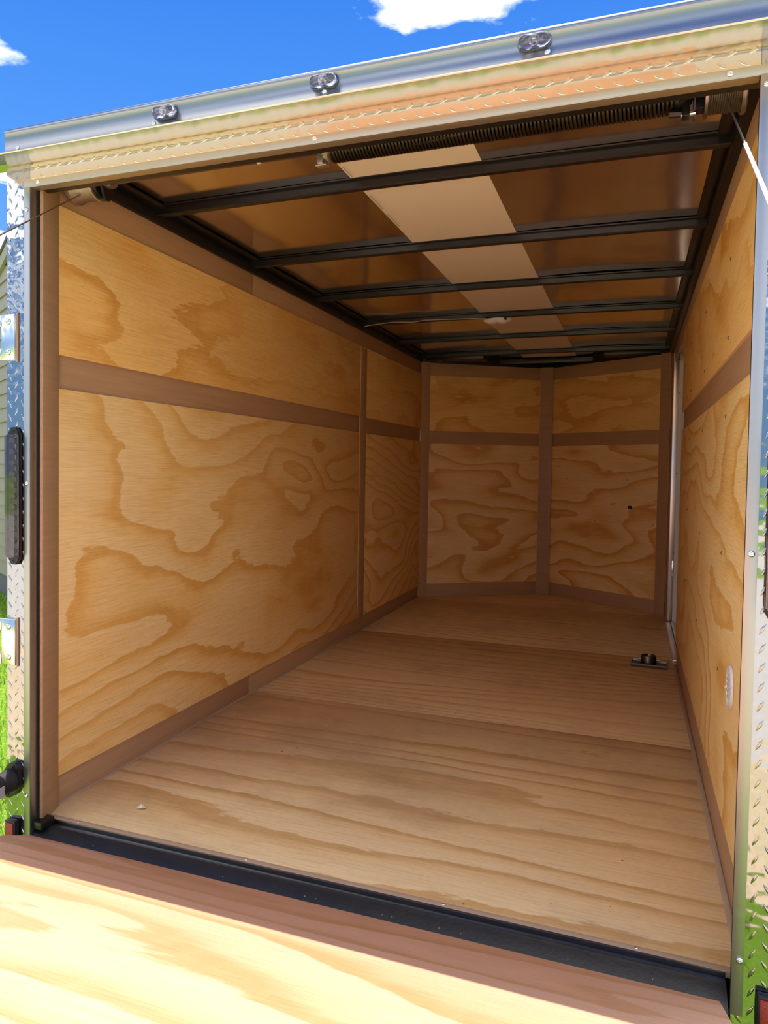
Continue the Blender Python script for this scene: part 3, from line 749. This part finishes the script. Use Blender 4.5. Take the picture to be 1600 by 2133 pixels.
lathe('winding_cone', [(.013, 0), (.031, 0), (.036, .012), (.030, .022), (.022, .036), (.013, .040)], (1.512, SY, SZ), (1, 0, 0), M['black'], ts, 20)
box('cone_lug', 1.530, 1.546, SY-.012, SY+.012, SZ-.050, SZ-.010, M['black'], ts, .003)
tube('set_bolt', [(1.522, SY-.006, SZ-.045), (1.556, SY-.006, SZ-.043)], .0055, M['zinc'], ts, 8)
tube('set_bolt', [(1.508, SY-.012, SZ-.042), (1.530, SY-.012, SZ-.044)], .0075, M['black'], ts, 6)
box('shaft_clamp', 1.556, 1.574, SY-.016, SY+.014, SZ-.040, SZ+.016, M['black'], ts, .002)
def drum(x_in, x_out, name):
    """grooved cable drum; x_in faces the middle of the opening"""
    s = 1 if x_out > x_in else -1; ln = abs(x_out-x_in)
    pr = [(.0135, .004), (.030, .004), (.046, 0), (.052, .001), (.0525, .006), (.0475, .009)]
    h = .009; k = 0
    while h < ln-.014:
        pr += [(.0475, h), (.0448, h+.0019), (.0475, h+.0038)]; h += .0040
    pr += [(.0475, ln-.012), (.053, ln-.010), (.0535, ln-.003), (.050, ln), (.0135, ln-.002)]
    return lathe(name, pr, (x_in, SY, SZ), (s, 0, 0), M['cast'] if s < 0 else M['dark_steel'], ts, 40)
dl = drum(.079, -.010, 'cable_drum'); dr = drum(1.571, 1.648, 'cable_drum')
lathe('drum_cap', [(0, 0), (.030, 0), (.040, .002), (.043, .006), (.0430, .008), (0, .008)], (.087, SY, SZ), (-1, 0, 0), M['black'], ts, 30)
# black hanger brackets
for xa, xb_ in ((.094, .101), (1.553, 1.5555)):
    bm = bmesh.new()
    pf = [(-.034, .066), (.030, .066), (.030, -.020), (.012, -.052), (-.004, -.054), (-.022, -.018), (-.034, .020)]
    a = [bm.verts.new((0, y, z_)) for y, z_ in pf]; b_ = [bm.verts.new((xb_-xa, y, z_)) for y, z_ in pf]
    for i in range(7): bm.faces.new((a[i], a[(i+1) % 7], b_[(i+1) % 7], b_[i]))
    bm.faces.new(a[::-1]); bm.faces.new(b_)
    bm_obj('hanger_bracket', bm, M['black'], ts, Matrix.Translation((xa, SY, SZ)))
lathe('bearing', [(.013, 0), (.022, 0), (.022, .018), (.013, .018)], (.102, SY, SZ), (1, 0, 0), M['cast'], ts, 20)
lathe('pin_collar', [(.0128, 0), (.0145, 0), (.0145, .008), (.0128, .008)], (.560, SY, SZ), (1, 0, 0), M['white'], ts, 16)

# cables from the drums to the ramp edge
def cable(xd, xr, label):
    p0 = Vector((xd, SY-.026, SZ-.0385)); p1 = rm @ Vector((RX1-xr, 1.49, .026))
    return tag(tube('lift_cable', [p0, p0.lerp(p1, .5), p1], .0019, M['cable'], None, 8), label, 'cable', 'steel lift cables of the ramp')
cl_ = cable(.034, .050, 'thin steel cable running from the left drum down to the ramp')
cr_ = cable(1.612, 1.612, 'thin steel cable running from the right drum down to the ramp')
for cb, xd, xr in ((cl_, .034, .050), (cr_, 1.612, 1.612)):
    p0 = Vector((xd, SY-.026, SZ-.0385)); p1 = rm @ Vector((RX1-xr, 1.49, .026)); dd = (p1-p0).normalized()
    tt = .36
    tube('sleeve', [p0+dd*tt, p0+dd*(tt+.35)], .0030, M['white'], cb, 8)

# ================================================================== LIGHTS AND HARDWARE ON THE REAR
def tail_light(xc, label):
    z0, z1, hw = .690, 1.048, .0205
    e = empty('tail_light', (xc, 0, z0)); tag(e, label, 'tail light', 'slim vertical tail lights')
    def outline(hw, zA, zB, cut):
        return [(-hw*.45, zA), (hw*.45, zA), (hw, zA+cut), (hw, zB-cut), (hw*.45, zB), (-hw*.45, zB), (-hw, zB-cut), (-hw, zA+cut)]
    def slab(name, o, y0, o2, y1, mt):
        bm = bmesh.new(); a = [bm.verts.new((x, y0, z_-z0)) for x, z_ in o]; b_ = [bm.verts.new((x, y1, z_-z0)) for x, z_ in o2]
        k = len(o)
        for i in range(k): bm.faces.new((a[i], a[(i+1) % k], b_[(i+1) % k], b_[i]))
        bm.faces.new(a[::-1]); bm.faces.new(b_)
        es_ = bm.edges[:]; bmesh.ops.bevel(bm, geom=es_, offset=.0016, segments=2, affect='EDGES')
        return bm_obj(name, bm, mt, e, Matrix.Translation((xc, 0, z0)), autosmooth=40)
    slab('base', outline(hw, z0, z1, .018), -.0003, outline(hw, z0, z1, .018), -.010, M['black'])
    ln_ = slab('lens', outline(hw*.96, z0+.016, z1-.016, .006), -.0102, outline(hw*.86, z0+.019, z1-.019, .006), -.023, M['smoke'])
    for k in range(11):
        zz_ = z0+.036+k*(z1-z0-.072)/10
        lathe('led', [(.0085, 0), (.0075, .003), (.0035, .0045), (.002, .006), (0, .006)], (xc, -.0104, zz_), (0, -1, 0), M['dark_steel'], ln_, 14)
        lathe('led_chip', [(.0016, 0), (.0012, .0008), (0, .001)], (xc-.004, -.0232, zz_), (0, -1, 0), M['black'], ln_, 8)
    for zz_ in (z0+.009, z1-.009): screw('screw', (xc, -.0102, zz_), (0, -1, 0), .0038, M['black'], e)
    return e
tail_light(-.0475, 'slim smoked tail light on the left tread plate')
tail_light(1.7035, 'slim smoked tail light at the right edge of the picture')

def clearance(xc, zc_, label):
    e = empty('marker_light', (xc, -.030, zc_-.015)); tag(e, label, 'marker light', 'marker lights on the rear header')
    def oval(a, b, n=28):
        return [((a-b)*(1 if math.cos(2*math.pi*k/n) >= 0 else -1)+b*math.cos(2*math.pi*k/n), b*math.sin(2*math.pi*k/n)) for k in range(n)]
    def stack(name, layers, mt, par):
        bm = bmesh.new(); rings = []
        for a, b, y in layers: rings.append([bm.verts.new((x, y, z_)) for x, z_ in oval(a, b)])
        for A_, B_ in zip(rings, rings[1:]):
            for k in range(28): bm.faces.new((A_[k], A_[(k+1) % 28], B_[(k+1) % 28], B_[k]))
        bm.faces.new(rings[0][::-1]); bm.faces.new(rings[-1])
        return bm_obj(name, bm, mt, par, Matrix.Translation((xc, -.0302, zc_)), autosmooth=45)
    stack('base', [(.0325, .0145, 0), (.0325, .0145, -.004), (.031, .013, -.0045)], M['mirror'], e)
    ls_ = stack('lens', [(.0305, .0125, -.0046), (.0300, .0122, -.012), (.026, .0095, -.018), (.016, .005, -.0205)], M['clear_smoke'], e)
    for dx in (-.022, .022):
        lathe('screw_well', [(.0055, 0), (.0055, .0016), (.003, .0018), (.0026, .0006), (0, .0005)], (xc+dx, -.0448, zc_), (0, -1, 0), M['black'], ls_, 12)
    lathe('reflector_bowl', [(.003, 0), (.009, .004), (.0095, .0055)], (xc, -.0352, zc_), (0, -1, 0), M['chrome'], ls_, 14)
    return e
clearance(.4287, 1.767, 'leftmost of the three smoked oval marker lights on the header')
clearance(.8249, 1.7705, 'middle one of the three smoked oval marker lights on the header')
clearance(1.2604, 1.772, 'rightmost of the three smoked oval marker lights on the header')

def hinge(z0, z1, label):
    e = empty('door_hinge', (-.065, 0, z0)); tag(e, label, 'hinge', 'zinc hinges on the left corner')
    bm = bmesh.new(); add_box(bm, -.088, -.043, -.010, -.0004, z0, z1, .0012)
    lf = bm_obj('leaf', bm, M['zinc'], e, autosmooth=40)
    h = z1-z0
    for a, b_ in ((z0, z0+h*.26), (z1-h*.26, z1)):
        box('knuckle_tab', -.118, -.0885, -.012, -.002, a, b_, M['zinc'], e, .0015)
        tube('knuckle', [(-.1125, -.010, a), (-.1125, -.010, b_)], .0085, M['zinc'], e, 16)
    tube('knuckle', [(-.1125, -.010, z0+h*.27), (-.1125, -.010, z1-h*.27)], .0080, M['zinc'], e, 16)
    box('outer_leaf', -.165, -.121, -.014, -.006, z0+h*.27, z1-h*.27, M['zinc'], e, .001)
    box('gasket', -.0428, -.0395, -.004, -.0004, z0-.004, z1+.004, M['caulk'], e)
    for zz_ in (z0+h*.17, z1-h*.16): screw('bolt', (-.0635, -.0101, zz_), (0, -1, 0), .0085, M['chrome'], lf)
hinge(1.222, 1.339, 'upper zinc hinge with two bolts on the left tread plate')
hinge(.424, .545, 'lower zinc hinge with two bolts on the left tread plate')

# black flanged socket low on the left corner
e = empty('trailer_socket', (-.055, 0, .07)); tag(e, 'black flanged round socket low on the left tread plate', 'socket')
bm = bmesh.new(); ol = []
for k in range(32):
    a = 2*math.pi*k/32; r_ = .031+.019*abs(math.sin(a))**6
    ol.append((r_*math.cos(a), r_*math.sin(a)))
a = [bm.verts.new((x, -.0004, z_)) for x, z_ in ol]; b_ = [bm.verts.new((x, -.013, z_)) for x, z_ in ol]
for k in range(32): bm.faces.new((a[k], a[(k+1) % 32], b_[(k+1) % 32], b_[k]))
bm.faces.new(a[::-1]); bm.faces.new(b_)
bm_obj('flange', bm, M['black'], e, Matrix.Translation((-.055, 0, .119)) @ Matrix.Rotation(R(14), 4, 'Y'), autosmooth=40)
lathe('body', [(.029, 0), (.0285, .02), (.0275, .022), (.0270, .088), (.030, .090), (.030, .104), (.026, .106), (0, .106)], (-.055, -.0132, .119), (0, -1, 0), M['rubber'], e, 28)
box('label_plate', -.051, -.0265, -.090, -.060, .098, .126, M['grey_label'], e)
for s in (1, -1): screw('screw', (-.055+s*.0098, -.0131, .119+s*.039), (0, -1, 0), .0050, M['black'], e)

def reflector(x0, x1, z0, z1, label):
    e = empty('side_reflector', ((x0+x1)/2, 0, z0)); tag(e, label, 'reflector', 'red reflectors at the rear corners')
    box('housing', x0, x1, -.016, -.0004, z0, z1, M['black'], e, .003)
    box('red_lens', x0+.004, x1-.004, -.0195, -.0162, z0+.004, z1-.006, M['red'], e, .001)
reflector(-.072, -.038, -.110, .012, 'red reflector in black housing at the lower left corner')
reflector(1.692, 1.730, -.110, .014, 'red reflector in black housing at the lower right corner')

# ================================================================== SMALL THINGS INSIDE
def vent(c, n, r, label):
    e = empty('round_vent', c); tag(e, label, 'vent', 'round white wall vents')
    lathe('rim', [(r*.80, .0012), (r*.84, .006), (r*.95, .006), (r, .0004), (r*.8, .0004)], c, n, M['white'], e, 36)
    di = lathe('disc', [(0, .0032), (r*.80, .0030), (r*.80, .0006), (0, .0006)], c, n, M['white'], e, 36)
    c = Vector(c); n = Vector(n)
    for k in range(-2, 3):
        hw = math.sqrt(max(0, (r*.74)**2-(k*r*.26)**2))
        cc = c+Vector((0, 0, k*r*.26))+n*.0042
        box('louvre', cc.x-.0013, cc.x+.0013, cc.y-hw, cc.y+hw, cc.z-.004, cc.z+.003, M['white'], di, .0005)
    for s in (1, -1): screw('screw', c+Vector((0, s*r*.93, -s*r*.25)) + n*.0058, n, .0035, M['white'], e, socket=False)
vent((XL+.0003, 3.523, 1.516), (1, 0, 0), .050, 'small round white vent high on the left wall near the nose')
vent((XR-.0003, .352, .474), (-1, 0, 0), .050, 'round white vent low on the right wall by the rear frame')

dx_, dy_ = .757, 2.545
dm = empty('dome_light', (dx_, dy_, 1.762)); tag(dm, 'white oval dome light on the ceiling strip', 'dome light')
bm = bmesh.new(); rings = []
for lz, ls in ((1.7640, 1.0), (1.7560, 1.0), (1.7480, .93), (1.7420, .72), (1.7400, .35)):
    rg_ = []
    for k in range(40):
        a = 2*math.pi*k/40
        r_ = 1+.10*math.cos(2*a)
        rg_.append(bm.verts.new((.068*ls*r_*math.cos(a), .046*ls*math.sin(a)*(1-.22*math.cos(a)**2), lz-1.762+(.004*math.cos(4*a) if ls < .95 else 0))))
    rings.append(rg_)
for A_, B_ in zip(rings, rings[1:]):
    for k in range(40): bm.faces.new((A_[k], A_[(k+1) % 40], B_[(k+1) % 40], B_[k]))
bm.faces.new(rings[0][::-1]); bm.faces.new(rings[-1])
bm_obj('lens', bm, M['white'], dm, Matrix.Translation((dx_, dy_, 1.762)), autosmooth=60)
box('switch', dx_+.043, dx_+.056, dy_-.050, dy_-.034, 1.751, 1.761, M['black'], dm, .001)
# wire along the fourth bow to the lamp
yw = BOWS[3]-.019
tag(tube('lamp_wire', [(.012, yw-.01, 1.757), (.05, yw, 1.7655), (.18, yw, 1.7745), (.30, yw, 1.768), (.36, yw, 1.7755), (.50, yw, 1.772), (.62, yw, 1.770), (.70, yw, 1.765)], .0022, M['wire'], None, 6), 'thin pale wire clipped along a roof bow to the dome light', 'wire')
def loop(c, r, label):
    pts = [(c[0]+r*math.cos(a), c[1]+.02*math.sin(a*.5), c[2]+r*math.sin(a)) for a in [i*.35-2.2 for i in range(16)]]
    tag(tube('loose_wire', pts, .0016, M['wire'], None, 6), label, 'wire')
loop((.105, L+.06, 1.765), .020, 'small loop of loose wire above the left nose wall')
loop((1.36, L+.17, 1.762), .016, 'small loop of loose wire above the right nose wall')

# flanged steel socket lying on the floor by the side door
fp = empty('jack_foot', (1.556, 2.452, 0)); tag(fp, 'steel foot plate with round socket lying on the floor by the side door', 'foot plate')
rotm = Matrix.Translation((1.556, 2.452, 0)) @ Matrix.Rotation(R(-3), 4, 'Z')
bm = bmesh.new()
o_ = [(-.083, -.055), (.083, -.055), (.083, .055), (-.083, .055)]
lay = [(1.0, .002), (1.0, .010), (.965, .016), (.92, .006), (0.0, .006)]
rings = []
for s_, z_ in lay[:-1]: rings.append([bm.verts.new((x*s_ if abs(s_) else 0, y*s_*(1 if s_ == 1 else .97), z_)) for x, y in o_])
for A_, B_ in zip(rings, rings[1:]):
    for k in range(4): bm.faces.new((A_[k], A_[(k+1) % 4], B_[(k+1) % 4], B_[k]))
bm.faces.new(rings[0][::-1]); bm.faces.new(rings[-1])
bm_obj('plate', bm, M['gunmetal'], fp, rotm, autosmooth=30)
lathe('socket', [(.036, .0062), (.036, .047), (.0345, .0495), (.031, .0485), (.030, .046), (.030, .0064)], (1.553, 2.456, 0), (0, 0, 1), M['gunmetal'], fp, 28)
tube('pin', [(1.503, 2.455, .030), (1.521, 2.4555, .030)], .0050, M['zinc'], fp, 10)
tube('pin', [(1.585, 2.4565, .027), (1.604, 2.457, .027)], .0050, M['zinc'], fp, 10)
# scrap of foil
bm = bmesh.new()
q = [(-.012, -.008, .001), (.010, -.010, .006), (.014, .006, .001), (-.008, .010, .008), (0, 0, .013)]
vv_ = [bm.verts.new(p) for p in q]
for f in ((0, 1, 4), (1, 2, 4), (2, 3, 4), (3, 0, 4), (0, 3, 2, 1)): bm.faces.new([vv_[i] for i in f])
tag(bm_obj('foil_scrap', bm, M['white'], None, Matrix.Translation((.205, .197, 0))), 'crumpled scrap of foil on the floor near the left rear corner', 'scrap')
